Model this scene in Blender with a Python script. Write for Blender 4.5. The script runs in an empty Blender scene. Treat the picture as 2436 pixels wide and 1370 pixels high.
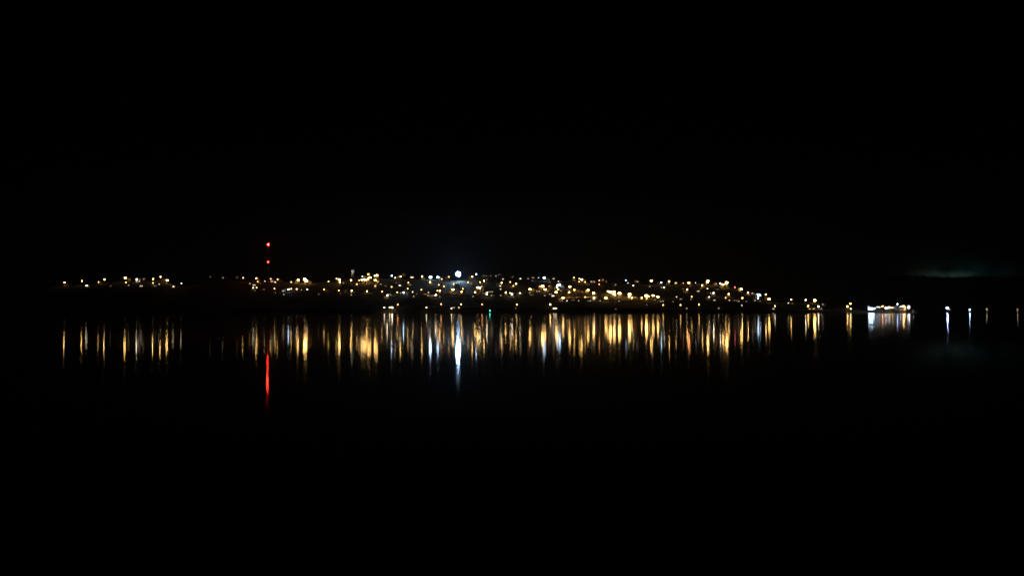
import bpy, bmesh, math, random
from mathutils import Vector, noise, Matrix

random.seed(11)
sc = bpy.context.scene
COL = sc.collection
R = math.radians

# ------------------------------------------------------------------ camera geometry
F = 2390.0                      # focal length in photo pixels (2436 wide)
HZ = 742.0                      # row of the true horizon
CAMZ = 2.0
PITCH = math.atan((HZ - 685.0) / F)


def ray(px, py):
    """direction of a sight line, scaled so that its y component is 1"""
    u = (px - 1218.0) / F
    v = (685.0 - py) / F
    y = math.cos(PITCH) - math.sin(PITCH) * v
    z = math.sin(PITCH) + math.cos(PITCH) * v
    return u / y, z / y


def lerp_table(tab, x):
    if x <= tab[0][0]:
        return tab[0][1]
    for (a, b), (c, d) in zip(tab, tab[1:]):
        if x <= c:
            return b + (d - b) * (x - a) / (c - a)
    return tab[-1][1]


# ------------------------------------------------------------------ the hill
SHORE, RIDGE = 2150.0, 2570.0
RIDGE_ROWS = [(-900, 700), (-200, 694), (60, 690), (130, 682), (153, 681), (300, 669), (385, 667), (430, 682),
              (465, 676), (500, 666), (560, 668), (580, 669), (640, 668), (725, 673), (800, 669), (840, 657),
              (880, 661), (930, 664), (1020, 665), (1090, 664), (1130, 660), (1180, 661), (1300, 668),
              (1370, 668), (1430, 674), (1490, 675), (1550, 676), (1640, 680), (1690, 677), (1730, 680),
              (1765, 695), (1800, 706), (1830, 718), (1880, 719), (1940, 721), (1990, 732), (2040, 739.5),
              (2075, 743), (2140, 750)]
RIDGE_Z = [((px - 1218) / F * RIDGE, CAMZ + (HZ - py) / F * RIDGE) for px, py in RIDGE_ROWS]


def shore_y(x):
    return SHORE + 9 * math.sin(x / 130.0) + 5 * math.sin(x / 47.0 + 1)


def ground(x, y):
    h = lerp_table(RIDGE_Z, x)
    t = (y - shore_y(x)) / (RIDGE - SHORE)
    if t < 0:
        return max(-6.0, t * 60)
    if h < 3.0:
        return min(h, 2.0 + 0 * t) if t > 0.02 else min(h, 100 * t)
    f = t if t <= 1 else 1 - 0.3 * (t - 1)
    n = noise.noise((x / 45.0, y / 45.0, 3.1)) * 1.1 * min(1, t * 6)
    bank = 1.6 * min(1, t * 30)
    return bank + (h - bank) * max(f, 0) + n


def spot(px, py, h):
    """where a thing of height h stands so that its top is seen at (px, py); returns base point and the height it needs"""
    u, v = ray(px, py)
    best, by = -1e9, None
    y = SHORE + 2
    while y < RIDGE + 30:
        x = u * y
        if y > shore_y(x) + 3:
            g = ground(x, y)
            d = g + h - (CAMZ + v * y)
            if d >= 0:
                hh = CAMZ + v * y - g
                return Vector((x, y, g)), max(hh, 0.6)
            if d > best:
                best, by = d, y
        y += 2.0
    x = u * by
    g = ground(x, by)
    return Vector((x, by, g)), CAMZ + v * by - g


# ------------------------------------------------------------------ materials
def mat(name, col, rough=0.85, var=0.25, scale=1.5, metal=0.0, col2=None):
    m = bpy.data.materials.new(name)
    m.use_nodes = True
    nt = m.node_tree
    b = nt.nodes['Principled BSDF']
    tc = nt.nodes.new('ShaderNodeTexCoord')
    nz = nt.nodes.new('ShaderNodeTexNoise')
    nz.inputs['Scale'].default_value = scale
    nz.inputs['Detail'].default_value = 5
    rp = nt.nodes.new('ShaderNodeValToRGB')
    c2 = col2 or tuple(c * (1 - var) for c in col)
    rp.color_ramp.elements[0].position = 0.3
    rp.color_ramp.elements[0].color = (*c2, 1)
    rp.color_ramp.elements[1].position = 0.7
    rp.color_ramp.elements[1].color = (*col, 1)
    nt.links.new(tc.outputs['Object'], nz.inputs['Vector'])
    nt.links.new(nz.outputs['Fac'], rp.inputs['Fac'])
    nt.links.new(rp.outputs['Color'], b.inputs['Base Color'])
    b.inputs['Roughness'].default_value = rough
    b.inputs['Metallic'].default_value = metal
    return m


def glow(name, col, strength):
    m = bpy.data.materials.new(name)
    m.use_nodes = True
    nt = m.node_tree
    nt.nodes.clear()
    o = nt.nodes.new('ShaderNodeOutputMaterial')
    e = nt.nodes.new('ShaderNodeEmission')
    e.inputs['Color'].default_value = (*col, 1)
    e.inputs['Strength'].default_value = strength
    nt.links.new(e.outputs[0], o.inputs['Surface'])
    if name == 'window_light':
        m.cycles.emission_sampling = 'NONE'
    return m


M = {
    'steel': mat('galvanised_steel', (0.30, 0.31, 0.32), 0.5, 0.3, 3, 0.6),
    'mast': mat('painted_mast_steel', (0.45, 0.10, 0.07), 0.6, 0.3, 0.2),
    'grass': mat('hill_grass', (0.085, 0.095, 0.040), 0.95, 0.5, 0.09, col2=(0.075, 0.06, 0.03)),
    'rock': mat('far_hill_forest', (0.03, 0.04, 0.02), 0.95, 0.4, 0.02),
    'road': mat('asphalt', (0.09, 0.088, 0.082), 0.9, 0.3, 0.6),
    'leaf': mat('foliage', (0.085, 0.11, 0.035), 0.9, 0.55, 0.8),
    'leaf_dark': mat('conifer_foliage', (0.04, 0.055, 0.025), 0.9, 0.5, 0.6),
    'bark': mat('bark', (0.12, 0.085, 0.055), 0.95, 0.4, 2),
    'plaster': mat('pale_plaster', (0.62, 0.57, 0.48), 0.85, 0.18, 0.7),
    'cream': mat('cream_plaster', (0.55, 0.44, 0.30), 0.85, 0.2, 0.7),
    'brick': mat('red_brick', (0.34, 0.17, 0.11), 0.9, 0.35, 1.6),
    'stone': mat('pale_stone', (0.50, 0.44, 0.35), 0.92, 0.35, 0.8),
    'tile': mat('roof_tile', (0.20, 0.10, 0.07), 0.85, 0.35, 1.2),
    'slate': mat('roof_slate', (0.11, 0.11, 0.12), 0.7, 0.35, 1.2),
    'door': mat('door_paint', (0.10, 0.07, 0.05), 0.6, 0.3, 2),
    'glass': mat('dark_window_glass', (0.02, 0.022, 0.025), 0.15, 0.1, 1),
    'white': mat('white_paint', (0.78, 0.78, 0.76), 0.5, 0.15, 0.5),
    'blue': mat('hull_paint', (0.05, 0.08, 0.16), 0.45, 0.2, 0.5),
    'wood': mat('weathered_timber', (0.22, 0.17, 0.12), 0.9, 0.4, 1.0),
    'tin': mat('corrugated_cladding', (0.40, 0.42, 0.43), 0.6, 0.25, 0.6, 0.3),
}
LIGHT = {'a': (1.0, 0.56, 0.16), 'o': (1.0, 0.38, 0.13), 'w': (1.0, 0.78, 0.50), 'c': (0.50, 0.72, 1.0),
         'g': (0.05, 0.85, 0.62), 'r': (1.0, 0.028, 0.016), 'n': (0.86, 0.92, 1.0), 'b': (0.36, 0.50, 1.0), 'p': (1.0, 0.16, 0.22)}
LEVEL = {1: (0.5, 3), 2: (0.7, 6.5), 3: (0.98, 12.5), 4: (1.25, 25), 5: (1.35, 28), 6: (1.9, 40)}  # globe radius, swollen to take in the glare, and strength
for _k in range(1, 6):
    LEVEL[_k + 10] = (LEVEL[_k][0] * 0.8, LEVEL[_k][1] * 4.2)     # the white lamps of the harbour pier burn stronger
GLOW = {}


def lamp_mat(c, lev):
    k = ('lamp', c, lev)
    if k not in GLOW:
        GLOW[k] = glow('lamp_light', LIGHT[c], LEVEL[lev][1])
    return GLOW[k]


WINLEV = {1: 0.6, 2: 1.7, 3: 4.5, 4: 8.0}


def win_mat(c, lev):
    k = ('win', c, lev)
    if k not in GLOW:
        GLOW[k] = glow('window_light', LIGHT[c], WINLEV[lev])
    return GLOW[k]


# ------------------------------------------------------------------ mesh helpers
class MB:
    def __init__(self):
        self.v, self.f, self.m = [], [], []

    def box(self, x0, x1, y0, y1, z0, z1, mi=0):
        b = len(self.v)
        self.v += [(x, y, z) for z in (z0, z1) for x, y in ((x0, y0), (x1, y0), (x1, y1), (x0, y1))]
        for q in ((0, 3, 2, 1), (4, 5, 6, 7), (0, 1, 5, 4), (1, 2, 6, 5), (2, 3, 7, 6), (3, 0, 4, 7)):
            self.f.append(tuple(b + i for i in q)); self.m.append(mi)
        return self

    def tube(self, pts, rads, n=6, cap=True, mi=0):
        b = len(self.v)
        pts = [Vector(p) for p in pts]
        for i, p in enumerate(pts):
            d = (pts[min(i + 1, len(pts) - 1)] - pts[max(i - 1, 0)]).normalized()
            a = d.cross(Vector((0, 0, 1)) if abs(d.z) < 0.9 else Vector((1, 0, 0))).normalized()
            c = d.cross(a)
            for k in range(n):
                t = 2 * math.pi * k / n
                self.v.append(tuple(p + (a * math.cos(t) + c * math.sin(t)) * rads[i]))
        for i in range(len(pts) - 1):
            for k in range(n):
                self.f.append((b + i * n + k, b + i * n + (k + 1) % n, b + (i + 1) * n + (k + 1) % n, b + (i + 1) * n + k))
                self.m.append(mi)
        if cap:
            self.f.append(tuple(b + k for k in range(n))); self.m.append(mi)
            e = b + (len(pts) - 1) * n
            self.f.append(tuple(e + k for k in reversed(range(n)))); self.m.append(mi)
        return self

    def lathe(self, prof, n=12, c=(0, 0, 0), mi=0):
        b = len(self.v)
        for r, z in prof:
            for k in range(n):
                t = 2 * math.pi * k / n
                self.v.append((c[0] + r * math.cos(t), c[1] + r * math.sin(t), c[2] + z))
        for i in range(len(prof) - 1):
            for k in range(n):
                self.f.append((b + i * n + k, b + i * n + (k + 1) % n, b + (i + 1) * n + (k + 1) % n, b + (i + 1) * n + k))
                self.m.append(mi)
        self.f.append(tuple(b + k for k in reversed(range(n)))); self.m.append(mi)
        e = b + (len(prof) - 1) * n
        self.f.append(tuple(e + k for k in range(n))); self.m.append(mi)
        return self

    def poly(self, pts, mi=0):
        b = len(self.v)
        self.v += [tuple(p) for p in pts]
        self.f.append(tuple(range(b, b + len(pts)))); self.m.append(mi)
        return self

    def mesh(self, name, *mats):
        me = bpy.data.meshes.new(name)
        me.from_pydata(self.v, [], self.f)
        for m in mats:
            me.materials.append(m)
        me.polygons.foreach_set('material_index', self.m)
        me.update()
        return me


def ico(r):
    """a twenty-faced globe, enough for a bulb seen from two kilometres"""
    p = (1 + 5 ** 0.5) / 2
    s = r / math.sqrt(1 + p * p)
    V = [(-1, p, 0), (1, p, 0), (-1, -p, 0), (1, -p, 0), (0, -1, p), (0, 1, p), (0, -1, -p), (0, 1, -p), (p, 0, -1), (p, 0, 1), (-p, 0, -1), (-p, 0, 1)]
    Fc = [(0, 11, 5), (0, 5, 1), (0, 1, 7), (0, 7, 10), (0, 10, 11), (1, 5, 9), (5, 11, 4), (11, 10, 2), (10, 7, 6), (7, 1, 8),
          (3, 9, 4), (3, 4, 2), (3, 2, 6), (3, 6, 8), (3, 8, 9), (4, 9, 5), (2, 4, 11), (6, 2, 10), (8, 6, 7), (9, 8, 1)]
    b = MB()
    b.v = [tuple(c * s for c in v) for v in V]
    b.f = list(Fc)
    b.m = [0] * 20
    return b


def link(name, me, parent=None, loc=(0, 0, 0)):
    o = bpy.data.objects.new(name, me)
    COL.objects.link(o)
    o.location = loc
    if parent is not None:
        o.parent = parent
    return o


THINGS = []     # (object, phrase, px, row) for the labels


def thing(name, cat, loc, rz=0.0, group=None, label=None):
    o = bpy.data.objects.new(name, None)
    COL.objects.link(o)
    o.empty_display_size = 1.0
    o.location = loc
    o.rotation_euler = (0, 0, rz)
    o['category'] = cat
    if group:
        o['group'] = group
    if label:
        o['label'] = label
    return o


def struct(name, me, kind='structure'):
    o = link(name, me)
    o['kind'] = kind
    return o


# ------------------------------------------------------------------ labels
ZONES = [(460, 'in the separate hamlet'), (765, 'near red mast'), (912, 'near water tower'), (1062, 'left of floodlight'),
         (1182, 'under the floodlight'), (1335, 'right of floodlight'), (1435, 'near lit terrace'), (1600, 'near twin lamp clusters'),
         (1738, 'on hill shoulder'), (1852, 'where ridge descends'), (2050, 'on low point'), (9999, 'on the harbour pier')]
ORD = 'first second third fourth fifth sixth seventh eighth ninth tenth eleventh twelfth thirteenth fourteenth fifteenth sixteenth seventeenth eighteenth'.split()


def zone(px):
    for lim, z in ZONES:
        if px < lim:
            return z


def level_row(px, py):
    if px > 2050:
        return ''
    top = lerp_table(RIDGE_ROWS, px)
    if py > 721:
        return 'by the shore'
    if py < top + 1.5:
        return 'on skyline'
    if py < 686:
        return 'on upper slope'
    if py < 709:
        return 'on lower slope'
    return 'on the bank'


def note(o, phrase, px, py):
    THINGS.append((o, phrase, px, py))


def write_labels():
    groups = {}
    for o, ph, px, py in THINGS:
        key = ' '.join(w for w in (ph, level_row(px, py), zone(px)) if w)
        groups.setdefault(key, []).append((px, py, o))
    for key, lst in groups.items():
        if len(lst) == 1:
            lst[0][2]['label'] = key
        else:
            lst.sort(key=lambda q: (q[0], q[1]))
            for i, (px, py, o) in enumerate(lst):
                w = 'leftmost' if i == 0 else ('rightmost' if i == len(lst) - 1 else ORD[i] + ' from left')
                if len(lst) == 2:
                    w = 'the left one' if i == 0 else 'the right one'
                o['label'] = key + ', ' + w


# ------------------------------------------------------------------ street lamps
POLE = MB().tube([(0, 0, 0), (0, 0, 0.06), (0, 0, 0.061), (0, 0, 1)], [0.17, 0.17, 0.11, 0.07], 8).mesh('lamp_pole', M['steel'])
ARM = MB().tube([(0, 0, -0.1), (0.15, 0, 0.35), (0.6, 0, 0.55), (1.3, 0, 0.55)], [0.06, 0.055, 0.05, 0.045], 6).mesh('lamp_arm', M['steel'])
hd = MB()
hd.lathe([(0.62, 0.0), (0.58, 0.12), (0.30, 0.26), (0.08, 0.30)], 10)
HOOD = hd.mesh('lamp_hood', M['steel'])
BULB = {}


def bulb_mesh(c, lev):
    if (c, lev) not in BULB:
        b = ico(LEVEL[lev][0])
        b.v = [(x, y, z * 1.25) for x, y, z in b.v]
        BULB[c, lev] = b.mesh('lamp_globe', lamp_mat(c, lev))
    return BULB[c, lev]


CNAME = {'a': 'amber', 'o': 'orange', 'w': 'white', 'n': 'clear white', 'b': 'blue', 'c': 'blue-white', 'g': 'green', 'r': 'red', 'p': 'pink'}
BNAME = {1: 'faint', 2: 'small', 3: 'modest', 4: 'bright', 5: 'glaring', 6: 'dazzling'}
lamp_px = []


def street_lamp(px, py, c, lev, base=None, height=None):
    if base is None:
        base, height = spot(px, py, 7.4)
    r = LEVEL[lev][0]
    double = lev % 10 >= 5  # second head added on the strongest lamps to widen their glare
    rz = random.choice((0, math.pi)) + random.uniform(-0.5, 0.5)
    off = Vector((0, 0, 0)) if double else Vector((1.3 * math.cos(rz), 1.3 * math.sin(rz), 0))
    b = base - off
    gz = base.z
    if px < 2050 and abs(off.x) > 0:
        gz = min(base.z, ground(b.x, b.y))
    top = base.z + height
    o = thing('street_lamp', 'street lamp', (b.x, b.y, gz - 0.3), rz, 'lit street lamps of the town')
    ph = top - gz + 0.3 - 0.2 + r
    pole = link('pole', POLE, o)
    pole.scale = (1, 1, max(0.5, ph - 0.35))
    for sgn in ((1, -1) if double else (1,)):
        arm = link('arm', ARM, o, (0, 0, ph - 0.35))
        arm.scale = (sgn, sgn, 1)
        hood = link('hood', HOOD, o, (1.3 * sgn, 0, ph + 0.05))
        link('bulb', bulb_mesh(c, lev), hood, (0, 0, -r + 0.2))
    note(o, f'{BNAME[lev % 10]} {CNAME[c]} street lamp', px, py)
    lamp_px.append((px, py, base.copy()))
    return o


LAMPS = '''153.5,672,a4 195,668.5,a4 234.5,671,a3 248.5,665,a4 298,661,a5 299.5,672,a3 325.5,664.5,w4 364,664,a4 364,673,a3 382,658.5,a4
398,667,a5 431.5,674,w3 578.5,661,a3 610,662,a4 613,670,a3 602.5,684.7,w3 610.5,684,a3 630,668.5,w2 644,663.5,a3 660.5,664.5,a3
655,671,a3 653,686,a3 693,671,a3 709.5,666,a5 725,664.5,a6 728.5,668,a6 686.5,688.5,c4 692.5,687,a3 705.5,687.5,w3 708.7,688,r2
731,688.5,w3 781.5,669.5,a3 771,689,a3 800.5,663,a3 807,665,a5 810,671,a5 808.5,668,a4 835,666.5,a4 854.5,667,a3 861,666,a5
866,665,a5 870,665.5,a5 875,664,a4 862,657.5,c3 876.5,652.5,a4 881,660,a5 877,661,a4 891.5,656,a4 896.5,655,a5 892.5,666.5,a5
849,676,a3 893,680,a3 806,691,a3 836.5,691.5,a4 873,693,a4 909,693.5,a3 921.5,702.5,w4 932,656,c4 940,660.5,w3 931.5,682.5,a3
945,695,a3 914.5,731.5,w3 927,731,w3 933,731.5,w4 946.5,724.5,o3 953,657.5,a4 971.5,672,a3 970,686.5,a3 960,696,c4 981.5,694.5,a3
1004,657.5,a4 1024,659.5,c6 1023,671,a4 1041.5,659.5,c5 1051,664,o3 1068,658.5,a3 1044,677.5,a3 1056,681,a3 1002.5,689,a3
1040.5,691.5,a3 1046.5,691.5,a4 1037,701,w4 1049.5,723.5,o3 1014.5,731.5,w3 1074,733.5,w3 1079,676,a3 1077.5,689,a5 1101,687,a3
1098,694,a4 1097,724,a3 1123.5,658,a4 1133,652.5,c4 1113.5,671.5,a3 1142,671,a3 1151.5,668,a4 1136.5,684,a5 1141.5,685,w4
1130,695.5,a4 1159.5,695.5,w3 1158,700,w4 1147,724,o3 1193.5,673,a4 1214,671,a3 1227.5,675,a4 1221.5,680,a3 1281,660.5,c2
1294.5,661,c5 1328,669,w2 1261,688,a5 1203,695.5,a4 1213.5,697,w3 1218,699.5,w4 1237,697,w3 1229.5,724,a3 1309,724.5,a4
1290.5,681,a6 1284,680.5,a2 1296.5,688.5,a5 1326,678.5,c4 1331.5,677.5,c5 1325,683,w4 1328,688.5,a4 1323,695,a5 1365.5,660,a3
1378,663,a3 1383.5,665,a5 1378,670,a3 1392,671,a3 1355.5,682,a5 1366.5,689.5,a4 1354,695,a4 1399,690,a5 1412,697,a5 1339.5,708.5,a5
1392,706.5,a3 1413.5,708.5,w4 1425.5,667,o3 1425.5,676,o3 1441.5,709,a5 1446,693,a4 1452,694.5,a6 1461,694,a5 1461,699.5,a5
1463.5,702,w3 1473.5,697.5,a6 1497.5,700.5,a6 1496,706,a4 1503,708.5,a4 1489,667,c3 1506.5,679,w3 1549.5,668,a5 1573,672,c4
1580,683.5,w3 1526.5,708.5,a4 1537.5,703.5,a6 1544.5,705,a3 1554,703,a5 1565,706,a5 1538.5,710,a3 1577.5,725.5,a3 1592,669.5,a4
1607.5,673,a3 1625.5,673.5,o2 1638.5,673,o5 1654.5,672.5,c2 1634.5,688.5,a4 1683,671,a5 1684,668,a5 1670.5,679,a4 1697.5,697,w4
1687,706.5,w3 1645.5,705.5,a3 1609.5,706,w2 1619,725.5,a3 1663,724.5,a3 1713.5,674.5,w4 1720,677,a5 1728.5,672.5,a6 1748,683.5,p3
1763.5,687.5,a5 1779.5,696,a4 1801.5,700,c3 1807,700,c3 1809,702.5,c3 1804,704,c4 1803.5,710,w3 1733.5,699.5,a4 1726,708.5,a3
1766,709,a4 1822,700.5,a4 1829.5,711.5,a5 1765,726.5,w2 1843.5,728,w3 1882,712.5,a4 1916.5,713.5,w4 1938,714.5,a6 1922.5,728,a4
1947,729,w4 2023,722,a4 2016,729,a4 2024,734.5,w3'''
for e in LAMPS.split():
    px, py, q = e.split(',')
    street_lamp(float(px), float(py), q[0], int(q[1]))

# ------------------------------------------------------------------ houses
HKINDS = [(9.5, 7.5, 3.2, 'plaster', 'slate', 'pale plastered house'), (8.0, 7.0, 5.6, 'cream', 'tile', 'cream two storey house'),
          (11.0, 7.0, 3.0, 'brick', 'slate', 'red brick bungalow')]
HM = []
for (w, d, h, wm, rm, nm) in HKINDS:
    wl = MB()
    wl.box(-w / 2, w / 2, 0, d, -2.0, h)
    rh = 2.3
    for s in (-1, 1):
        wl.poly([(s * w / 2, 0, h), (s * w / 2, d, h), (s * w / 2, d / 2, h + rh)][::s])
    rf = MB()
    e = 0.45
    ins = rh / (d / 2)
    for s in (0, 1):
        y0, y1 = (-e, d / 2) if s == 0 else (d + e, d / 2)
        z0 = h - e * ins + 0.05
        a = [(-w / 2 - e, y0, z0), (w / 2 + e, y0, z0), (w / 2 + e, y1, h + rh + 0.05), (-w / 2 - e, y1, h + rh + 0.05)]
        b = [(x, y, z + 0.18) for x, y, z in a]
        bi = len(rf.v)
        rf.v += a + b
        for q in ((0, 1, 2, 3), (7, 6, 5, 4), (0, 4, 5, 1), (1, 5, 6, 2), (2, 6, 7, 3), (3, 7, 4, 0)):
            rf.f.append(tuple(bi + i for i in q)); rf.m.append(0)
    ch = MB().box(w * 0.28, w * 0.28 + 0.8, d / 2 - 0.4, d / 2 + 0.4, h + rh * 0.6, h + rh + 1.2)
    ch.tube([(w * 0.28 + 0.4, d / 2, h + rh + 1.2), (w * 0.28 + 0.4, d / 2, h + rh + 1.7)], [0.17, 0.15], 6)
    dr = MB().box(-0.5, 0.5, -0.08, -0.003, 0, 2.05)
    HM.append(dict(w=w, d=d, h=h, name=nm, wall=wl.mesh('house_wall', M[wm]), roof=rf.mesh('house_roof', M[rm]),
                   chimney=ch.mesh('house_chimney', M['brick']), door=dr.mesh('house_door', M['door'])))
WMESH = {}


def win_mesh(w, h, m):
    k = (round(w, 1), round(h, 1), m.name)
    if k not in WMESH:
        b = MB().box(-w / 2, w / 2, -0.05, -0.003, -h / 2, h / 2)
        WMESH[k] = b.mesh('window_pane', m)
    return WMESH[k]


FMESH = {}


def frame_mesh(w, h):
    k = (round(w, 1), round(h, 1))
    if k not in FMESH:
        b = MB()
        t = 0.09
        b.box(-w / 2 - t, w / 2 + t, -0.12, -0.001, h / 2, h / 2 + t)
        b.box(-w / 2 - t, w / 2 + t, -0.16, -0.001, -h / 2 - t, -h / 2)
        b.box(-w / 2 - t, -w / 2, -0.12, -0.001, -h / 2, h / 2)
        b.box(w / 2, w / 2 + t, -0.12, -0.001, -h / 2, h / 2)
        n = max(1, int(w / 1.2))
        for i in range(1, n):
            x = -w / 2 + w * i / n
            b.box(x - 0.05, x + 0.05, -0.12, -0.051, -h / 2, h / 2)
        FMESH[k] = b.mesh('window_frame', M['white'])
    return FMESH[k]


def house(px, py, c, lev, span=0.0):
    k = random.randrange(3)
    if span > 7:
        k = 2
    H = HM[k]
    wz = 1.55 if H['h'] < 4 or random.random() < 0.4 else 4.2
    base, hh = spot(px, py, wz + 0.6)
    floor_z = base.z + hh - wz
    rz = random.uniform(-0.28, 0.28)
    lw = max(1.3, min(span * 0.9, H['w'] - 1.0)) if span else 1.5
    wx = random.choice((-1, 1)) * H['w'] * 0.27 if lw < 3 else 0.0
    c_, s_ = math.cos(rz), math.sin(rz)
    loc = Vector((base.x - wx * c_, base.y - wx * s_, floor_z))
    HPOS.append((loc.x, loc.y))
    o = thing('house', 'house', loc, rz, 'houses on the town hillside')
    wl = link('wall', H['wall'], o)
    rf = link('roof', H['roof'], o)
    link('chimney', H['chimney'], rf)
    dx = 0.0 if abs(wx) > 0.1 else H['w'] / 2 - 0.8
    link('door', H['door'], o, (dx, 0, 0))
    spots = [(wx, wz, lw, True)]
    if lw < 3:
        spots.append((-wx, wz, 1.5, random.random() < 0.12))
        if H['h'] > 4:
            spots += [(wx, 4.2 if wz < 3 else 1.55, 1.5, False), (-wx, 4.2 if wz < 3 else 1.55, 1.5, False)]
    for (x, z, w, lit) in spots:
        f = link('window', frame_mesh(w, 1.5), o, (x, 0, z))
        link('pane', win_mesh(w, 1.5, win_mat(c, lev) if lit else M['glass']), f)
    tint = {'w': 'white', 'a': 'amber', 'o': 'orange', 'c': 'bluish'}[c]
    sz = {1: 'dim', 2: 'clear', 3: 'bright', 4: 'blazing'}[lev]
    what = 'window row' if lw > 3 else 'window'
    note(o, f'house with {sz} {tint} {what}', px, py)
    return o


def lamplit_house(px, py, base):
    k = random.choice((0, 0, 1, 1, 2))
    H = HM[k]
    x = base.x + random.uniform(-8, 8)
    y = base.y + random.uniform(6, 10)
    if any((x - a) ** 2 + (y - b) ** 2 < 13.0 ** 2 for a, b in HPOS):
        return
    HPOS.append((x, y))
    z = max(ground(x - 4, y), ground(x + 4, y), ground(x, y + 2))
    o = thing('house', 'house', (x, y, z), random.uniform(-0.3, 0.3), 'houses on the town hillside')
    link('wall', H['wall'], o)
    rf = link('roof', H['roof'], o)
    link('chimney', H['chimney'], rf)
    link('door', H['door'], o)
    for sx in (-1, 1):
        for z_ in ((1.55, 4.2) if H['h'] > 4 else (1.55,)):
            f = link('window', frame_mesh(1.5, 1.5), o, (sx * H['w'] * 0.27, 0, z_))
            link('pane', win_mesh(1.5, 1.5, M['glass']), f)
    note(o, 'lamplit ' + ('pale house', 'cream house', 'brick house')[k] + ' with dark windows', px, py)


HPOS = []
HOUSES = '''206,679.5,w4,6 263,680,w1 306.5,678.5,w2 332.5,664.5,w2 331,669,w3 342,664,w2 336,680.3,w2,7 366,680,w1 378.5,676,w2,3 412.5,681.5,w3,5
500.5,658,w1 530.5,661,w2 563,660,w1 594.5,674.5,a2,4 604.5,678,w2,8 607,691,w1 627.5,688.8,w1 647,669.3,w2,6 715.5,689.5,w2,4 655.5,696.5,w1
661.5,696,w1 675,700.5,w2 674,692,w2,5 758,699.5,w1 816.5,673,a2 899,670.5,a2 905.5,676,w2 821,691,w2 810,698,o1 836,701.5,w2 928,700.5,w2
931.5,702.5,w1 947,659,w1 917,680,w1 958.5,652.8,a1 980,659.8,w3,8 975,677.5,a1,7 951,679,w3,5 953,696.5,a2 991.5,699,w1 984,705,w2
1019,695.5,w3 1018,703,w2 1011.5,699.5,o1,8 1034,703.5,w3 1025,703,w1 1046,706,w1 942.5,672.5,w1 1080.5,731.8,w2 1086,731.5,w3 1122,674.5,w2
1158,665,w1 1151,656,w1 1157,656.5,w1 1167.5,656,w1 1180,656.5,w2 1187,653.5,w1 1146,681.5,w3 1125.5,705,w2 1155,698,w1 1170.5,694,w2
1169.5,702.5,w2 1173.5,702.5,w1 1196.5,664,w3 1190,680,w3,3 1191,687.8,w3 1191.5,703,w2 1238,663,w3,4 1256.5,663,w2 1268,660.5,w1,6
1271.5,668,w2 1266.5,668,w1 1220,658.5,w1 1317,663,w2,5 1305,666,w1 1308,671,w1 1259.5,696,w2 1261.5,701,w1 1241,699,w1 1320,733.5,w3,9
1227,733,w1 1306.5,680.5,w2 1306,688.5,o1 1283,693,w2 1296,703,w2 1307.5,699.5,w2 1315.5,703.7,w3,6 1334,692,a2 1367,666,w1 1386.5,695,o1
1383,713,a3 1388.5,713.5,w2 1337.5,715,w2 1349,715.5,w3 1376.5,715.5,w2 1398.5,715.5,w1 1404,715.5,w2 1428,715.3,w2 1365,713.5,w1
1407,670,w2,4 1413,670,w2,4 1434.5,665.8,w2 1442.5,669.5,w1 1464.5,677,w2 1447.5,711.8,a1 1455,704,w1 1511,707.5,o2,4 1472.5,716.5,w2
1494,673,w3 1511,668.5,w2 1516,670,w2,5 1545.5,681.5,w2 1570,674,w1 1574,684,w2 1558.5,712.7,a2 1539,725,w1 1577.5,716.5,w2 1465,735,w1
1591,675.5,a1 1625.5,687,a1 1661,692.5,w2,6 1667.5,686,w1 1683,686.5,w3,3 1690.5,697.5,w2 1644,711.5,o2 1619.5,711.5,w1,5 1601,717.5,w1
1633.5,733.5,w2 1699.5,714,w2,4 1706.5,688.5,w1 1703,675,o2,4 1790,697.5,w2,4 1796.5,700.5,w1 1735,714,w2,3 1747.5,714.5,w1 1757.5,716.3,w2
1775.5,717,w1 1796,714.5,w2 1808.5,715.5,w1 1840,734.5,w2,4 1710,733,w2 1880.5,720.8,w3 1885,722,w1 1954,734.5,w2 1957.5,724,w2
1926,734.5,a2,4 1935.5,734.5,a2,5'''
for e in HOUSES.split():
    q = e.split(',')
    house(float(q[0]), float(q[1]), q[2][0], int(q[2][1]), float(q[3]) if len(q) > 3 else 0.0)

for (px, py, b_) in list(lamp_px):
    if px < 2000 and py < 712 and random.random() < 0.75:
        lamplit_house(px, py, b_)

# ------------------------------------------------------------------ lamp-lit retaining walls
WALLS = [(226, 247, 677), (393, 406, 678.5), (703, 713, 675), (846, 858, 677.5), (1083, 1099, 700), (1672, 1691, 677.5), (1715, 1731, 681.5),
         (1764, 1786, 703.5), (1625, 1638, 679), (1543, 1556, 712), (876, 884, 697.5), (1711, 1731, 735), (1503, 1515, 717.5), (966, 977, 692)]
for (x0, x1, y) in WALLS:
    base, hh = spot((x0 + x1) / 2, y, 1.2)
    L = (x1 - x0) / F * base.y
    b = MB()
    n = max(2, int(L / 3.0))
    b.box(-L / 2, L / 2, 0, 0.5, -2.5, 1.0)
    for i in range(n + 1):
        x = -L / 2 + L * i / n
        b.box(x - 0.25, x + 0.25, -0.08, 0.58, -2.5, 1.12)
    for i in range(n):
        xa, xb = -L / 2 + L * i / n + 0.25, -L / 2 + L * (i + 1) / n - 0.25
        b.box(xa, xb, -0.05, 0.55, 1.003, 1.10)
    o = link('retaining_wall', b.mesh('retaining_wall', M['stone']), None, base)
    o['category'] = 'wall'
    o['group'] = 'lamp-lit garden walls'
    note(o, f"{'long' if L > 14 else 'short'} pale stone wall under lamplight", (x0 + x1) / 2, y)

# ------------------------------------------------------------------ the long lit terrace
bl, _h = spot(1357, 710.6, 0.3)
br, _h = spot(1408, 710.6, 0.3)


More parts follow.
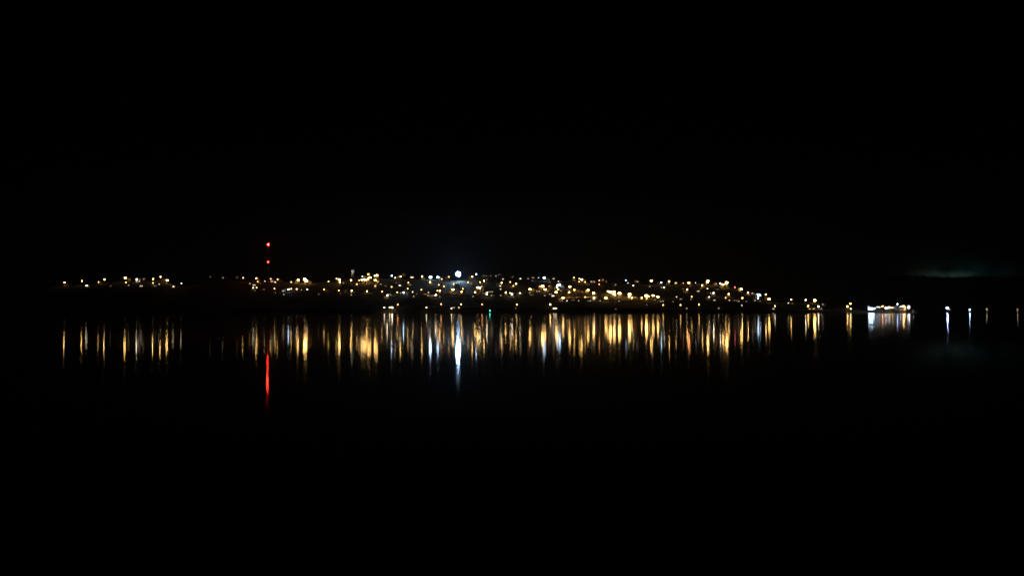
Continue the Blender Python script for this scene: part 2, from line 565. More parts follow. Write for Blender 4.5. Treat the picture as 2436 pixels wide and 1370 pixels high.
def terrace(px0, px1, c, label, wm):
    x0 = ray(px0, 711)[0] * bl.y
    x1 = ray(px1, 711)[0] * bl.y
    cx = (x0 + x1) / 2
    z = CAMZ + ray(1357, 710.6)[1] * bl.y
    o = thing('terrace_building', 'building', (cx, bl.y, z), 0, 'long low terrace buildings', label)
    L = x1 - x0
    w = MB().box(-L / 2, L / 2, 0, 8, -4, 3.6)
    n = int(L / 3.6)
    for i in range(n + 1):
        x = -L / 2 + L * i / n
        w.box(x - 0.2, x + 0.2, -0.25, -0.002, -4, 3.55)
    link('wall', w.mesh('terrace_wall', wm), o)
    rf = MB().box(-L / 2 - 0.3, L / 2 + 0.3, -1.2, 8.3, 3.602, 3.85)
    link('roof', rf.mesh('terrace_roof', M['slate']), o)
    lampm = MB().box(-0.25, 0.25, -0.55, -0.3, 3.1, 3.3).mesh('wall_lamp', glow('wall_lamp_light', LIGHT[c], 14))
    winm = MB().box(-0.8, 0.8, -0.06, -0.003, 0.9, 2.3).mesh('terrace_window', M['glass'])
    for i in range(n):
        x = -L / 2 + L * (i + 0.5) / n
        link('window', winm, o, (x, 0, 0))
        link('wall_lamp', lampm, o, (x, 0, 0))


terrace(1342, 1379, 'o', 'long low terrace with an orange lit bayed front', M['cream'])
terrace(1383, 1421, 'a', 'long low terrace with a yellow lit front beside the orange one', M['plaster'])

# ------------------------------------------------------------------ radio mast
base, hh = spot(638, 666.5, 0.5)
top_z = CAMZ + ray(638, 578.5)[1] * base.y
Hm = top_z - base.z
mast = thing('radio_mast', 'radio mast', base - Vector((0, 0, 0.5)), 0, None, 'tall lattice radio mast with two red beacons')
lat = MB()
leg = [(1.3 * math.cos(a), 1.3 * math.sin(a)) for a in (R(90), R(210), R(330))]
for x, y in leg:
    lat.tube([(x, y, 0), (x * 0.55, y * 0.55, Hm)], [0.11, 0.08], 5)
nb = 34
for i in range(nb):
    z0, z1 = Hm * i / nb, Hm * (i + 1) / nb
    s0, s1 = 1 - 0.45 * i / nb, 1 - 0.45 * (i + 1) / nb
    for k in range(3):
        a, b = leg[k], leg[(k + 1) % 3]
        lat.tube([(a[0] * s0, a[1] * s0, z0), (b[0] * s1, b[1] * s1, z1)], [0.045, 0.045], 4, False)
        lat.tube([(a[0] * s1, a[1] * s1, z1), (b[0] * s1, b[1] * s1, z1)], [0.04, 0.04], 4, False)
link('lattice_tower', lat.mesh('mast_lattice', M['mast']), mast)
link('antenna', MB().tube([(0, 0, Hm), (0, 0, Hm + 5)], [0.07, 0.03], 5).mesh('mast_antenna', M['steel']), mast)
for k in range(3):
    a = R(30 + 120 * k)
    for hz in (0.5, 0.95):
        gx, gy = 38 * math.cos(a), 38 * math.sin(a)
        gz = ground(base.x + gx, base.y + gy) - base.z
        link('guy_wire', MB().tube([(0.8 * math.cos(a), 0.8 * math.sin(a), Hm * hz), (gx, gy, gz)], [0.03, 0.03], 3, False).mesh('mast_guy', M['steel']), mast)
red = glow('beacon_light', LIGHT['r'], 95)
red2 = glow('beacon_light', LIGHT['r'], 45)
for py, r, m, w in ((581.3, 2.2, red, 'larger upper red beacon'), (623.3, 1.8, red2, 'smaller lower red beacon')):  # radii swollen to take in the red glow
    z = CAMZ + ray(638, py)[1] * base.y - base.z
    ring = MB().lathe([(1.0, -0.9), (1.05, -0.8), (1.05, -0.72), (0.3, -0.7)], 10, (0, -2.4, z))
    ring.tube([(0, -0.4, z - 0.8), (0, -2.4, z - 0.8)], [0.07, 0.07], 5)
    bk = link('beacon', ring.mesh('beacon_bracket', M['steel']), mast)
    bk['label'] = w
    link('bulb', ico(r).mesh('beacon_bulb', m), bk, (0, -2.4, z))

# ------------------------------------------------------------------ water tower, lit by an unseen floodlight
base, hh = spot(839.3, 656.5, 0.4)
zt = CAMZ + ray(839, 642)[1] * base.y - base.z
zb = CAMZ + ray(839, 649.3)[1] * base.y - base.z
wt = thing('water_tower', 'water tower', base, 0, None, 'white water tower standing on legs above the hilltop lamps')
rT = 3.5 / F * base.y
link('tank', MB().lathe([(0.6, zb - 0.9), (rT * 0.7, zb - 0.3), (rT, zb + 0.4), (rT, zt - 0.9), (rT * 0.75, zt - 0.2), (0.4, zt + 0.2)], 20).mesh('tower_tank', M['white']), wt)
for k in range(4):
    a = R(45 + 90 * k)
    x, y = rT * 0.9 * math.cos(a), rT * 0.9 * math.sin(a)
    link('leg', MB().tube([(x * 1.15, y * 1.15, -2.0), (x, y, zb + 0.6)], [0.34, 0.3], 8).mesh('tower_leg', M['white']), wt)
link('riser_pipe', MB().tube([(0, 0, -1), (0, 0, zb - 0.7)], [0.32, 0.32], 8).mesh('tower_riser', M['white']), wt)
br_ = MB()
for k in range(4):
    a, b = R(45 + 90 * k), R(135 + 90 * k)
    q = rT * 0.95
    br_.tube([(q * math.cos(a), q * math.sin(a), zb * 0.45), (q * math.cos(b), q * math.sin(b), zb * 0.45)], [0.1, 0.1], 5)
link('brace', br_.mesh('tower_brace', M['white']), wt)


def floodlight(loc, target, power, colour, label, angle=60, group=None):  # unseen fixture with a spot lamp, put in to light its target
    o = thing('unseen_floodlight', 'floodlight', loc, 0, group, label)
    d = (Vector(target) - Vector(loc)).normalized()
    rot = d.to_track_quat('-Z', 'Y').to_euler()
    b = MB().box(-0.45, 0.45, -0.3, 0.3, -0.02, 0.42)
    b.tube([(-0.5, 0, 0.2), (-0.5, 0, 0.6), (0.5, 0, 0.6), (0.5, 0, 0.2)], [0.04] * 4, 5)
    hs = link('housing', b.mesh('flood_housing', M['steel']), o, (0, 0, 0.6))
    hs.rotation_euler = rot
    link('stand', MB().tube([(0, 0, -0.8), (0, 0, 0.5)], [0.08, 0.08], 6).mesh('flood_stand', M['steel']), o)
    ld = bpy.data.lights.new('flood_lamp', 'SPOT')
    ld.energy = power
    ld.color = colour
    ld.spot_size = R(angle)
    ld.spot_blend = 0.6
    ld.shadow_soft_size = 0.2
    lo = bpy.data.objects.new('flood_lamp', ld)
    COL.objects.link(lo)
    lo.parent = hs
    lo.location = (0, 0, -0.25)
    return o


fl = base + Vector((-7, -16, 0))
fl.z = ground(fl.x, fl.y) + 0.2
floodlight(fl, base + Vector((0, 0, (zt + zb) / 2)), 13000, (0.85, 1.0, 0.95), 'small unseen floodlight aimed up at the white water tower', 36)

# ------------------------------------------------------------------ the great floodlight mast
base, hh = spot(1090, 668, 0.5)
zc = CAMZ + ray(1090, 651.5)[1] * base.y - base.z
gf = thing('floodlight_mast', 'floodlight mast', base - Vector((0, 0, 0.5)), 0, None, 'tall mast with a dazzling blue-white bank of floodlights')
link('pole', MB().tube([(0, 0.8, 0), (0, 0.8, zc + 6.6)], [0.5, 0.3], 10).mesh('flood_pole', M['steel']), gf)
fr = MB()
for rad in (2.4, 4.6, 6.8):  # rings spread wide so the head fills the disc of glare
    ring = [(rad * math.cos(R(15 * k)), 0.3, zc + rad * math.sin(R(15 * k))) for k in range(25)]
    fr.tube(ring, [0.1] * 25, 5, False)
for k in range(4):
    a = R(45 * k)
    fr.tube([(-6.8 * math.cos(a), 0.45, zc - 6.8 * math.sin(a)), (6.8 * math.cos(a), 0.45, zc + 6.8 * math.sin(a))], [0.12, 0.12], 6)
link('lamp_frame', fr.mesh('flood_frame', M['steel']), gf)
banks = [glow('floodlight_glare', c_, q) for c_, q in (((0.50, 0.72, 1.0), 1600), ((0.42, 0.66, 1.0), 1300), ((0.36, 0.60, 1.0), 320), ((0.14, 0.34, 1.0), 5.0))]  # dim blue outermost lenses added to imitate the halo round the light
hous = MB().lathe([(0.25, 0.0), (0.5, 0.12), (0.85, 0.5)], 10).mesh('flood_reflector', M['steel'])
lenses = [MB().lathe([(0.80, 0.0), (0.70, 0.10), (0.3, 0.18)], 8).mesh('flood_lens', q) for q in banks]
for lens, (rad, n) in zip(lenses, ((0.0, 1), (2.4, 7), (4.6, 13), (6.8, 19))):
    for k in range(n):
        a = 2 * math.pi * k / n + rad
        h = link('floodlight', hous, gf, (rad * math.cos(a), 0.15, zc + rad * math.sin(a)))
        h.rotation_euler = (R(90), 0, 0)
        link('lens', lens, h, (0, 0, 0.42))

# ------------------------------------------------------------------ trees among the lamps
def crown_mesh(seed, rx, rz, n, m, z0):
    rnd = random.Random(seed)
    b = MB()
    lobes = [(Vector((rnd.uniform(-.55, .55) * rx, rnd.uniform(-.55, .55) * rx, z0 + rnd.uniform(-.5, .6) * rz)), rnd.uniform(.38, .6)) for _ in range(8)]
    for i in range(n):
        c, s = rnd.choice(lobes)
        d = Vector((rnd.gauss(0, 1), rnd.gauss(0, 1), rnd.gauss(0, 1))).normalized() * (rnd.random() ** 0.4)
        p = c + Vector((d.x * rx * s, d.y * rx * s, d.z * rz * s))
        a = Vector((rnd.gauss(0, 1), rnd.gauss(0, 1), rnd.gauss(0, 1))).normalized()
        t = a.orthogonal().normalized()
        u = a.cross(t)
        q = rnd.uniform(0.18, 0.42)
        b.poly([p + t * q, p + u * q * 0.7, p - t * q, p - u * q * 0.7])
    return b.mesh('tree_crown', m)


def trunk_mesh(seed, h):
    rnd = random.Random(seed)
    b = MB().tube([(0, 0, -1), (0.1, 0, h * 0.35), (-0.05, 0.1, h * 0.75)], [0.32, 0.22, 0.09], 7)
    for k in range(6):
        a = rnd.uniform(0, 6.28)
        z = h * rnd.uniform(0.3, 0.6)
        b.tube([(0.05, 0, z), (1.1 * math.cos(a), 1.1 * math.sin(a), z + h * 0.12), (1.9 * math.cos(a), 1.9 * math.sin(a), z + h * 0.28)], [0.11, 0.07, 0.03], 5)
    return b.mesh('tree_trunk', M['bark'])


TREES = [('broad leafy tree', crown_mesh(1, 3.6, 3.0, 520, M['leaf'], 5.4), trunk_mesh(1, 7.6)),
         ('round leafy tree', crown_mesh(2, 2.6, 2.6, 420, M['leaf'], 4.4), trunk_mesh(2, 6.4)),
         ('slim leafy tree', crown_mesh(3, 2.0, 3.6, 420, M['leaf'], 5.6), trunk_mesh(3, 8.4))]
tp = [(1126, 693), (1134, 692), (1139, 690), (1146, 690), (1131, 699), (1083, 693), (1093, 697), (1105, 691), (1049, 696), (1040, 696), (855, 696),
      (878, 697), (862, 695), (841, 696), (813, 675), (801, 671), (883, 667), (870, 671), (859, 671), (888, 672), (722, 673), (731, 674), (714, 672),
      (607, 669), (616, 675), (656, 691), (393, 673), (403, 673), (386, 665), (292, 667), (304, 668), (190, 674), (201, 675), (148, 678), (159, 678),
      (1288, 687), (1300, 694), (1293, 691), (1267, 693), (1256, 693), (1330, 693), (1319, 700), (1348, 686), (1361, 688), (1358, 700), (1403, 695),
      (1417, 703), (1379, 670), (1388, 671), (1451, 700), (1468, 703), (1480, 703), (1491, 705), (1504, 704), (1533, 709), (1548, 709), (1560, 708),
      (1571, 710), (1640, 679), (1629, 692), (1677, 675), (1724, 681), (1734, 677), (1768, 692), (1784, 701), (1833, 716), (1944, 720), (1932, 719)]
for (px, py) in tp:
    i = random.randrange(3)
    nm, cm, tm = TREES[i]
    s = random.uniform(0.75, 1.15)
    base, hh = spot(px, py, 5.0 * s)
    if any((base.x - a) ** 2 + (base.y + 3 - b) ** 2 < 49 for a, b in HPOS):
        continue
    o = thing('tree', 'tree', base, random.uniform(0, 6.28), 'leafy trees among the lamps')
    o.scale = (s, s, s * random.uniform(0.9, 1.15))
    link('trunk', tm, o)
    link('crown', cm, o)
    note(o, nm, px, py)

# ------------------------------------------------------------------ harbour pier and its lamps
PY = 2130.0


def at(px, py, Y=PY):
    u, v = ray(px, py)
    return Vector((u * Y, Y, CAMZ + v * Y))


xa, xb = at(2060, 740).x, at(2167, 740).x
pier = thing('pier', 'pier', ((xa + xb) / 2, PY, 0), 0, None, 'long timber harbour pier on piles under white lamps')
L = xb - xa
deck = MB().box(-L / 2, L / 2, -3, 14, 1.55, 1.9)
deck.box(-L / 2, L / 2, -3.12, -3.003, 1.35, 1.75)
link('deck', deck.mesh('pier_deck', M['wood']), pier)
rail = MB()
for i in range(41):
    x = -L / 2 + L * i / 40
    rail.box(x - 0.06, x + 0.06, -2.9, -2.78, 1.902, 2.9)
rail.box(-L / 2, L / 2, -2.9, -2.78, 2.902, 3.0)
link('railing', rail.mesh('pier_railing', M['steel']), pier)
pm = MB().tube([(0, 0, -3), (0, 0, 1.55)], [0.22, 0.2], 8).mesh('pier_pile', M['wood'])
for i in range(16):
    for y in (-2.4, 5, 12):
        link('pile', pm, pier, (-L / 2 + 0.6 + (L - 1.2) * i / 15, y, 0))


def pier_lamp(px, py, c, lev, back=0.0):
    p = at(px, py, PY + back)
    street_lamp(px, py, c, lev, Vector((p.x, p.y, 1.9 + 0.3)), p.z - 2.2)


PL = '''2065,728.2,n1 2068.3,728.6,n1 2068,734.3,c4 2071.5,733.7,c4 2075,733.9,c4 2079.5,734,c3 2087,729.5,n2 2091.5,731,n2 2099.5,728.5,o3
2107,732.5,n3 2115,729.5,n2 2112.5,733,n2 2117.5,732.5,a2 2122.5,731.7,a2 2126,731.7,n1 2135,723.3,b3 2142,729.6,n2 2149.5,729,a4 2153.5,732,o2
2162,727.6,n2 2159,731,n2 2163,730.5,n3 2141.5,735.6,a1 2145.3,735.8,a1 2149,736,a1 2153,735.8,a2 2162,735.2,n1'''
for i, e in enumerate(PL.split()):
    px, py, q = e.split(',')
    pier_lamp(float(px), float(py), q[0], int(q[1]) + 10, (0, 5, 2.5)[i % 3])

# sheds on the pier
for (p0, p1, hgt, nm, m) in ((2096, 2104, 4.2, 'small boarded shed beneath the orange pier lamp', 'wood'), (2110, 2125, 3.6, 'long low clad shed in the middle of the pier', 'tin'),
                             (2144, 2157, 4.0, 'clad pier shed under the dazzling amber lamp', 'tin')):
    x0, x1 = at(p0, 738).x, at(p1, 738).x
    w = x1 - x0
    o = thing('shed', 'shed', ((x0 + x1) / 2, PY + 7.5, 1.9), 0, 'sheds on the pier', nm)
    b = MB().box(-w / 2, w / 2, 0, 5, 0, hgt * 0.72)
    for s in (-1, 1):
        b.poly([(s * w / 2, 0, hgt * .72), (s * w / 2, 5, hgt * .72), (s * w / 2, 2.5, hgt)][::s])
    link('wall', b.mesh('shed_wall', M[m]), o)
    rf = MB()
    for y0, y1 in ((-0.4, 2.5), (5.4, 2.5)):
        z0 = hgt * .72 - 0.03
        a = [(-w / 2 - .3, y0, z0), (w / 2 + .3, y0, z0), (w / 2 + .3, y1, hgt + .06), (-w / 2 - .3, y1, hgt + .06)]
        t = [(x, y, z + .12) for x, y, z in a]
        bi = len(rf.v)
        rf.v += a + t
        for q in ((0, 1, 2, 3), (7, 6, 5, 4), (0, 4, 5, 1), (1, 5, 6, 2), (2, 6, 7, 3), (3, 7, 4, 0)):
            rf.f.append(tuple(bi + i for i in q)); rf.m.append(0)
    link('roof', rf.mesh('shed_roof', M['slate']), o)
    link('door', MB().box(-0.9, 0.9, -0.07, -0.003, 0.0, 2.2).mesh('shed_door', M['door']), o, (-w * 0.25, 0, 0))
    link('window', MB().box(-0.7, 0.7, -0.06, -0.003, 1.0, 1.9).mesh('shed_window', win_mat('a', 1)), o, (w * 0.25, 0, 0))

# the white hoop: an upright ring frame lit from its left by an added unseen lamp
cx, cz = at(2134, 731.8).x, at(2134, 731.8).z
rr = 4.3 / F * PY
hoop = thing('ring_frame', 'ring', (cx, PY + 3.0, cz - rr), 0, None, 'white upright ring on the pier beneath a blue-white lamp')
pts = [(rr * math.sin(2 * math.pi * i / 28), 0, rr - rr * math.cos(2 * math.pi * i / 28)) for i in range(29)]
link('ring', MB().tube(pts, [0.45] * 29, 8, False).mesh('ring_tube', M['white']), hoop)
for s in (-1, 1):
    link('foot', MB().tube([(s * rr * 0.6, 0, rr * 0.2), (s * rr * 0.8, 0.3, 1.9 - (cz - rr))], [0.18, 0.2], 6).mesh('ring_foot', M['steel']), hoop)
floodlight((cx - 6.5, PY - 1.5, 2.2), (cx - 2.5, PY + 3, cz), 2200, (0.85, 0.97, 1.0), 'small unseen floodlight added to light the white ring on the pier', 90)

# ------------------------------------------------------------------ boats
def hull(Lh, W, Hh):
    b = MB()
    secs = []
    for i in range(9):
        t = i / 8
        w = W / 2 * (1 - max(0, (t - 0.35) / 0.65) ** 2.2)
        sheer = Hh * (0.8 + 0.45 * t * t)
        x = -Lh / 2 + Lh * t
        secs.append([(x, -w, sheer), (x, -w * 0.85, 0.15), (x - 0.1, 0, -0.5), (x, w * 0.85, 0.15), (x, w, sheer)])
    for s in secs:
        b.v += s
    for i in range(8):
        for k in range(4):
            a = i * 5 + k
            b.f.append((a, a + 5, a + 6, a + 1)); b.m.append(0)
        b.f.append((i * 5 + 4, i * 5 + 9, i * 5 + 5, i * 5)); b.m.append(0)
    b.f.append((0, 1, 2, 3, 4)); b.m.append(0)
    b.f.append((44, 43, 42, 41, 40)); b.m.append(0)
    return b


def boat(px, Y, Lh, label, hm, lamps, wins=None, rz=0.0, cabin=True):
    x = ray(px, HZ)[0] * Y
    o = thing('boat', 'boat', (x, Y, 0), rz, 'boats on the dark water', label)
    W, Hh = Lh * 0.3, Lh * 0.11
    link('hull', hull(Lh, W, Hh).mesh('boat_hull', M[hm]), o)
    if cabin:
        cb = MB().box(-Lh * .22, Lh * .14, -W * .3, W * .3, Hh * .85, Hh * .85 + 1.9)
        cb.box(-Lh * .25, Lh * .17, -W * .34, W * .34, Hh * .85 + 1.902, Hh * .85 + 2.0)
        cab = link('cabin', cb.mesh('boat_cabin', M['white']), o)
        for k in range(3):
            link('window', MB().box(-.35, .35, -.04, -.003, -.3, .3).mesh('cabin_window', wins or M['glass']), cab, (-Lh * .14 + Lh * .1 * k, -W * .3, Hh * .85 + 1.25))
    for (dx, z, r, c, strength, nm) in lamps:
        ms = link('mast', MB().tube([(dx, 0, Hh * .5), (dx, 0, z - r)], [0.09, 0.06], 6).mesh('boat_mast', M['steel']), o)
        lp = link('lamp', ico(r).mesh('boat_lamp', glow('boat_lamp_light', LIGHT[c], strength)), ms, (dx, 0, z))
        lp['label'] = nm
    return o


YB = 2000.0
zz = lambda py: CAMZ + ray(2300, py)[1] * YB
boat(2253.8, YB, 12, 'moored boat with a dazzling blue-white masthead lamp near the pier end', 'blue', [(0, zz(732.6), 1.1, 'b', 230, 'blue-white masthead lamp'), (5.0, zz(737.4), .3, 'o', 40, 'small orange bow lamp')])
boat(2307, YB, 9, 'moored boat with a low bright blue-white lamp', 'white', [(0, zz(736.8), .9, 'c', 60, 'low blue-white lamp')])
boat(2347.5, YB, 7, 'small open boat with one weak white light', 'white', [(0, zz(735.6), .5, 'w', 12, 'weak white lamp')], cabin=False)
boat(2420.7, YB, 7, 'small open boat with one weak orange-white light, farthest out', 'blue', [(0, zz(736), .5, 'w', 10, 'weak orange lamp')], cabin=False)
boat(2175, PY - 4, 13, 'white boat moored at the pier end, hull lit by lamplight', 'white', [(-2, 7.0, .22, 'w', 60, 'small white mast lamp')])
bx = at(2171, 738).x
floodlight((at(2163, 738).x, PY - 1.0, 2.3), (bx + 5, PY - 5.5, 1.6), 1300, (0.9, 1.0, 0.94), 'small unseen floodlight added to light the white boat', 100)

# green harbour beacon on its pile
Yg = 2095.0
xg, vg = ray(1165.5, 739.3)
gb = thing('harbour_beacon', 'beacon', (xg * Yg, Yg, 0), 0, None, 'green harbour beacon standing alone in the water')
zg = CAMZ + vg * Yg
link('pile', MB().tube([(0, 0, -3), (0, 0, zg - 0.7)], [0.3, 0.25], 8).mesh('beacon_pile', M['wood']), gb)
link('platform', MB().lathe([(0.7, 0), (0.75, 0.05), (0.75, 0.15), (0.4, 0.16)], 10, (0, 0, zg - 0.75)).mesh('beacon_platform', M['steel']), gb)
link('lantern', ico(0.7).mesh('beacon_lantern', glow('green_light', LIGHT['g'], 32)), gb, (0, 0, zg))

# ------------------------------------------------------------------ ground, roads, water
def grid(name, xs, ys, fn, m):
    b = MB()
    for y in ys:
        for x in xs:
            b.v.append((x, y, fn(x, y)))
    nx = len(xs)
    for j in range(len(ys) - 1):
        for i in range(nx - 1):
            a = j * nx + i
            b.f.append((a, a + 1, a + nx + 1, a + nx)); b.m.append(0)
    me = b.mesh(name, m)
    me.polygons.foreach_set('use_smooth', [True] * len(me.polygons))
    return me


xs = [-2600 + 12 * i for i in range(302)]
ys = [2120 + 8 * i for i in range(75)] + [2720 + 60 * i for i in range(8)]
struct('hillside', grid('hillside', xs, ys, lambda x, y: ground(x, y) - 0.12, M['grass']))

FAR = [(1750, 742), (1900, 716), (2000, 690), (2090, 660), (2140, 652), (2190, 655.5), (2225, 658.5), (2260, 659.5), (2300, 658.5), (2360, 657.5), (2436, 657.5), (2700, 664), (3200, 690)]
YF = 5200.0
FAR_Z = [((px - 1218) / F * YF, CAMZ + (HZ - py) / F * YF) for px, py in FAR]


def far_ground(x, y):
    h = lerp_table(FAR_Z, x)
    t = (y - 4300) / (YF - 4300)
    f = max(-0.02, t) if t < 1 else 1 - 0.4 * (t - 1)
    return h * f + 9 * noise.noise((x / 90, y / 200, 9)) * max(0, min(1, t * 4)) - 2


xs = [800 + 30 * i for i in range(125)]
ys = [4250 + 50 * i for i in range(32)]
struct('far_hills', grid('far_hills', xs, ys, far_ground, M['rock']))

# conifers standing on the far skyline
rnd = random.Random(5)


def conifer(h, seed):
    r = random.Random(seed)
    b = MB()
    for k in range(9):
        z = h * (0.12 + 0.88 * k / 9)
        w = h * 0.2 * (1 - k / 9.3) + 0.25
        n = 9
        pts = [(w * r.uniform(.55, 1.1) * math.cos(6.283 * i / n), w * r.uniform(.55, 1.1) * math.sin(6.283 * i / n), z - r.uniform(0, .5)) for i in range(n)]
        tip = (0, 0, z + h * 0.17)
        for i in range(n):
            b.poly([pts[i], pts[(i + 1) % n], tip])
    return b


tree_line = MB()
for i in range(430):
    px = rnd.uniform(2060, 2520)
    Y = YF + rnd.uniform(-60, 40)
    x = (px - 1218) / F * Y
    h = rnd.choice((6, 8, 9, 11, 13, 17, 22)) * (0.75 + 0.5 * noise.noise((x / 60, 0, 4)))
    c = conifer(h, i)
    z = far_ground(x, Y) - 1
    o0 = len(tree_line.v)
    tree_line.v += [(a + x, b_ + Y, c_ + z) for a, b_, c_ in c.v]
    tree_line.f += [tuple(o0 + k for k in f) for f in c.f]
    tree_line.m += c.m
struct('treeline', tree_line.mesh('treeline', M['leaf_dark']), 'stuff')
xt = (2200.5 - 1218) / F * YF
lone = thing('conifer_tree', 'tree', (xt, YF, far_ground(xt, YF) - 1), 0, None, 'tall dark conifer standing above the far skyline before the sky glow')
link('trunk', MB().tube([(0, 0, -1), (0, 0, 20)], [0.5, 0.15], 7).mesh('conifer_trunk', M['bark']), lone)
link('crown', conifer(21, 77).mesh('conifer_crown', M['leaf_dark']), lone)


def strip(name, pxs, w, h_above):
    pts = []
    for px, py in pxs:
        p, _ = spot(px, py, h_above)
        pts.append(p)
    dense = []
    for a, b in zip(pts, pts[1:]):
        n = max(1, int((b - a).length / 6))
        for i in range(n):
            dense.append(a.lerp(b, i / n))
    dense.append(pts[-1])
    m = MB()
    for i, p in enumerate(dense):
        d = dense[min(i + 1, len(dense) - 1)] - dense[max(i - 1, 0)]
        s = Vector((-d.y, d.x, 0)).normalized() * w / 2
        zc_ = max(ground(p.x + s.x * k, p.y + s.y * k) for k in (-1, 0, 1)) + 0.15
        m.v += [(p.x + s.x, p.y + s.y, zc_ - 1.5), (p.x + s.x, p.y + s.y, zc_), (p.x - s.x, p.y - s.y, zc_), (p.x - s.x, p.y - s.y, zc_ - 1.5)]
    for i in range(len(dense) - 1):
        for k in range(3):
            a = i * 4 + k
            m.f.append((a, a + 1, a + 5, a + 4)); m.m.append(0)
    return struct(name, m.mesh(name, M['road']))


strip('road', [(890, 733), (1000, 732.5), (1097, 732), (1229, 732), (1309, 732.5), (1450, 733), (1577, 733.5), (1663, 732.5), (1765, 733.5), (1843, 735), (1922, 735.5), (2010, 736.5)], 7, 0.3)
strip('road', [(1325, 716), (1380, 716.3), (1441, 716.5), (1500, 716), (1565, 714), (1645, 713.5), (1726, 716), (1829, 719)], 6, 0.3)
strip('road', [(800, 699), (873, 700.5), (945, 703), (1002, 697), (1046, 699), (1098, 702), (1130, 703), (1203, 703), (1261, 696), (1323, 703)], 6, 0.3)
strip('road', [(590, 692), (653, 693), (692, 695), (731, 696), (771, 697)], 6, 0.3)

wb = MB()
wb.poly([(-7000, -300, 0), (7000, -300, 0), (7000, 9000, 0), (-7000, 9000, 0)])
wm = bpy.data.materials.new('lake_water')
wm.use_nodes = True
nt = wm.node_tree
nt.nodes.clear()
out = nt.nodes.new('ShaderNodeOutputMaterial')
mix = nt.nodes.new('ShaderNodeMixShader')
fres = nt.nodes.new('ShaderNodeFresnel')
fres.inputs['IOR'].default_value = 1.333
dif = nt.nodes.new('ShaderNodeBsdfDiffuse')
dif.inputs['Color'].default_value = (0.004, 0.006, 0.007, 1)
gl = nt.nodes.new('ShaderNodeBsdfAnisotropic') if hasattr(bpy.types, 'ShaderNodeBsdfAnisotropic') else nt.nodes.new('ShaderNodeBsdfGlossy')
gl.distribution = 'BECKMANN'
gl.inputs['Color'].default_value = (1, 1, 1, 1)
gl.inputs['Roughness'].default_value = 0.058
gl2 = nt.nodes.new(gl.bl_idname)
gl2.distribution = 'BECKMANN'
gl2.inputs['Color'].default_value = (1, 1, 1, 1)
gl2.inputs['Roughness'].default_value = 0.092
gm = nt.nodes.new('ShaderNodeMixShader')
gm.inputs[0].default_value = 0.10
nt.links.new(gl.outputs[0], gm.inputs[1])
nt.links.new(gl2.outputs[0], gm.inputs[2])
nt.links.new(fres.outputs[0], mix.inputs[0])
nt.links.new(dif.outputs[0], mix.inputs[1])
nt.links.new(gm.outputs[0], mix.inputs[2])
nt.links.new(mix.outputs[0], out.inputs['Surface'])
struct('water', wb.mesh('water', wm))

write_labels()

# ------------------------------------------------------------------ night sky: nearly black, with a distant glow on the horizon
w = bpy.data.worlds.new('World')
sc.world = w
w.use_nodes = True
nt = w.node_tree
nt.nodes.clear()
out = nt.nodes.new('ShaderNodeOutputWorld')
bg = nt.nodes.new('ShaderNodeBackground')
bg.inputs['Strength'].default_value = 1.0
tc = nt.nodes.new('ShaderNodeTexCoord')
sep = nt.nodes.new('ShaderNodeSeparateXYZ')
nt.links.new(tc.outputs['Generated'], sep.inputs[0])


def mth(op, a, b=None):
    n = nt.nodes.new('ShaderNodeMath')
    n.operation = op
    for i, q in enumerate((a, b)):
        if q is None:
            continue
        if isinstance(q, (int, float)):
            n.inputs[i].default_value = q
        else:
            nt.links.new(q, n.inputs[i])
    return n.outputs[0]


def lobe(az, el, saz, sel):
    """soft patch of sky glow around azimuth az and elevation el, radians"""
    a = mth('DIVIDE', mth('SUBTRACT', mth('ARCTAN2', sep.outputs[0], sep.outputs[1]), az), saz)
    e = mth('DIVIDE', mth('SUBTRACT', mth('ARCSINE', sep.outputs[2]), el), sel)
    s = mth('ADD', mth('MULTIPLY', a, a), mth('MULTIPLY', e, e))
    return mth('EXPONENT', mth('MULTIPLY', s, -1.0))


def scaled(fac, col):
    n = nt.nodes.new('ShaderNodeVectorMath')
    n.operation = 'SCALE'
    n.inputs[0].default_value = col
    nt.links.new(fac, n.inputs['Scale'])
    return n.outputs[0]


def az(px):
    return math.atan((px - 1218) / F)


def el(py):
    return math.atan((HZ - py) / F)


wisp = nt.nodes.new('ShaderNodeTexNoise')
wisp.inputs['Scale'].default_value = 70
wisp.inputs['Detail'].default_value = 3
nt.links.new(tc.outputs['Generated'], wisp.inputs['Vector'])
wsp = mth('MULTIPLY', wisp.outputs['Fac'], wisp.outputs['Fac'])
wsp = mth('MULTIPLY', wsp, 3.4)
parts = [scaled(mth('MULTIPLY', wsp, lobe(az(2264), el(662), az(2312) - az(2264), el(655) - el(662))), (0.018, 0.030, 0.026)),
         scaled(mth('MULTIPLY', wsp, lobe(az(2318), el(662), az(2400) - az(2318), el(640) - el(662))), (0.0004, 0.0046, 0.0050)),
         scaled(mth('MULTIPLY', wsp, lobe(az(2240), el(652), az(2335) - az(2240), el(615) - el(652))), (0.0003, 0.0024, 0.0009)),
         scaled(lobe(az(2197), el(662), az(2232) - az(2197), el(650) - el(662)), (0.006, 0.006, 0.005))]
sky = nt.nodes.new('ShaderNodeTexSky')
sky.sky_type = 'NISHITA'
sky.sun_disc = False
sky.sun_elevation = R(-8)
sky.sun_rotation = R(200)
sk = nt.nodes.new('ShaderNodeVectorMath')
sk.operation = 'SCALE'
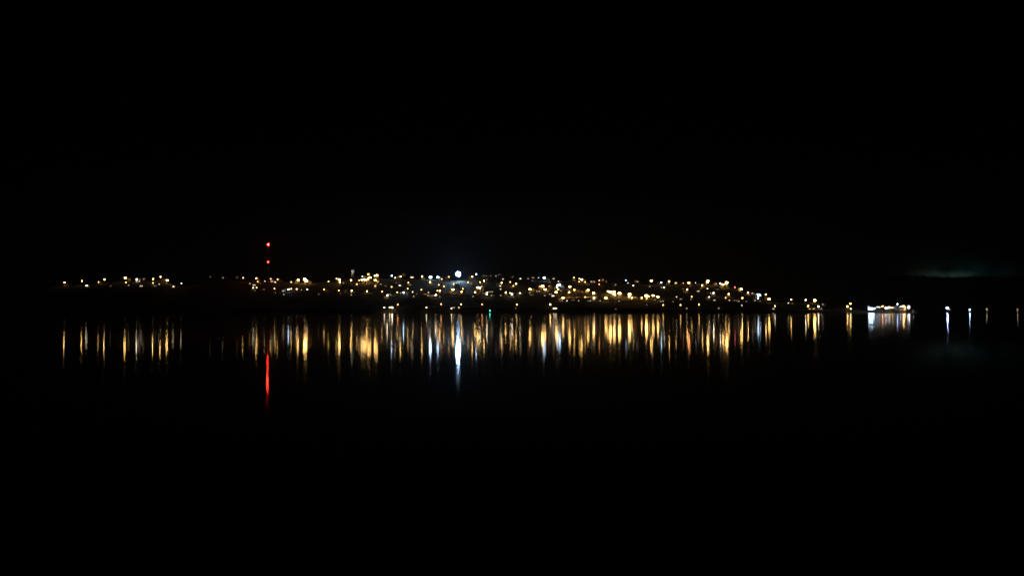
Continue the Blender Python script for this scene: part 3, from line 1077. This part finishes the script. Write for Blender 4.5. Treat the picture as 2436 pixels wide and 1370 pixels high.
sk.inputs['Scale'].default_value = 0.0004
nt.links.new(sky.outputs[0], sk.inputs[0])
tot = sk.outputs[0]
for p in parts:
    n = nt.nodes.new('ShaderNodeVectorMath')
    n.operation = 'ADD'
    nt.links.new(tot, n.inputs[0])
    nt.links.new(p, n.inputs[1])
    tot = n.outputs[0]
nt.links.new(tot, bg.inputs['Color'])
nt.links.new(bg.outputs[0], out.inputs['Surface'])

# ------------------------------------------------------------------ night air
HAZE = 1.0
if HAZE:
    hb = MB().box(-7200, 7200, -500, 9200, -9, 240)
    hm = bpy.data.materials.new('night_haze')
    hm.use_nodes = True
    nt = hm.node_tree
    nt.nodes.clear()
    out = nt.nodes.new('ShaderNodeOutputMaterial')
    pv = nt.nodes.new('ShaderNodeVolumePrincipled')
    pv.inputs['Color'].default_value = (0.85, 0.92, 1.0, 1)
    pv.inputs['Density'].default_value = 0.00006 * HAZE
    pv.inputs['Anisotropy'].default_value = 0.35
    nt.links.new(pv.outputs[0], out.inputs['Volume'])
    hz = link('haze', hb.mesh('haze', hm))
    hz['kind'] = 'stuff'

# ------------------------------------------------------------------ camera and render settings
cam = bpy.data.cameras.new('camera')
co = bpy.data.objects.new('camera', cam)
COL.objects.link(co)
co.location = (0, 0, CAMZ)
co.rotation_euler = (R(90) + PITCH, 0, 0)
cam.sensor_width = 36
cam.lens = 36 * F / 2436
cam.clip_start = 0.5
cam.clip_end = 40000
sc.camera = co

sc.render.engine = 'CYCLES'
cy = sc.cycles
cy.use_adaptive_sampling = False
cy.use_denoising = True
cy.sample_clamp_indirect = 0
cy.sample_clamp_direct = 0
cy.blur_glossy = 0
cy.max_bounces = 3
cy.diffuse_bounces = 1
cy.glossy_bounces = 2
cy.transmission_bounces = 0
cy.volume_bounces = 0
cy.use_light_tree = True
cy.pixel_filter_type = 'BLACKMAN_HARRIS'
cy.filter_width = 1.7
cy.caustics_reflective = True
sc.view_settings.view_transform = 'Standard'
sc.view_settings.look = 'None'
sc.view_settings.exposure = 0
sc.view_settings.gamma = 1
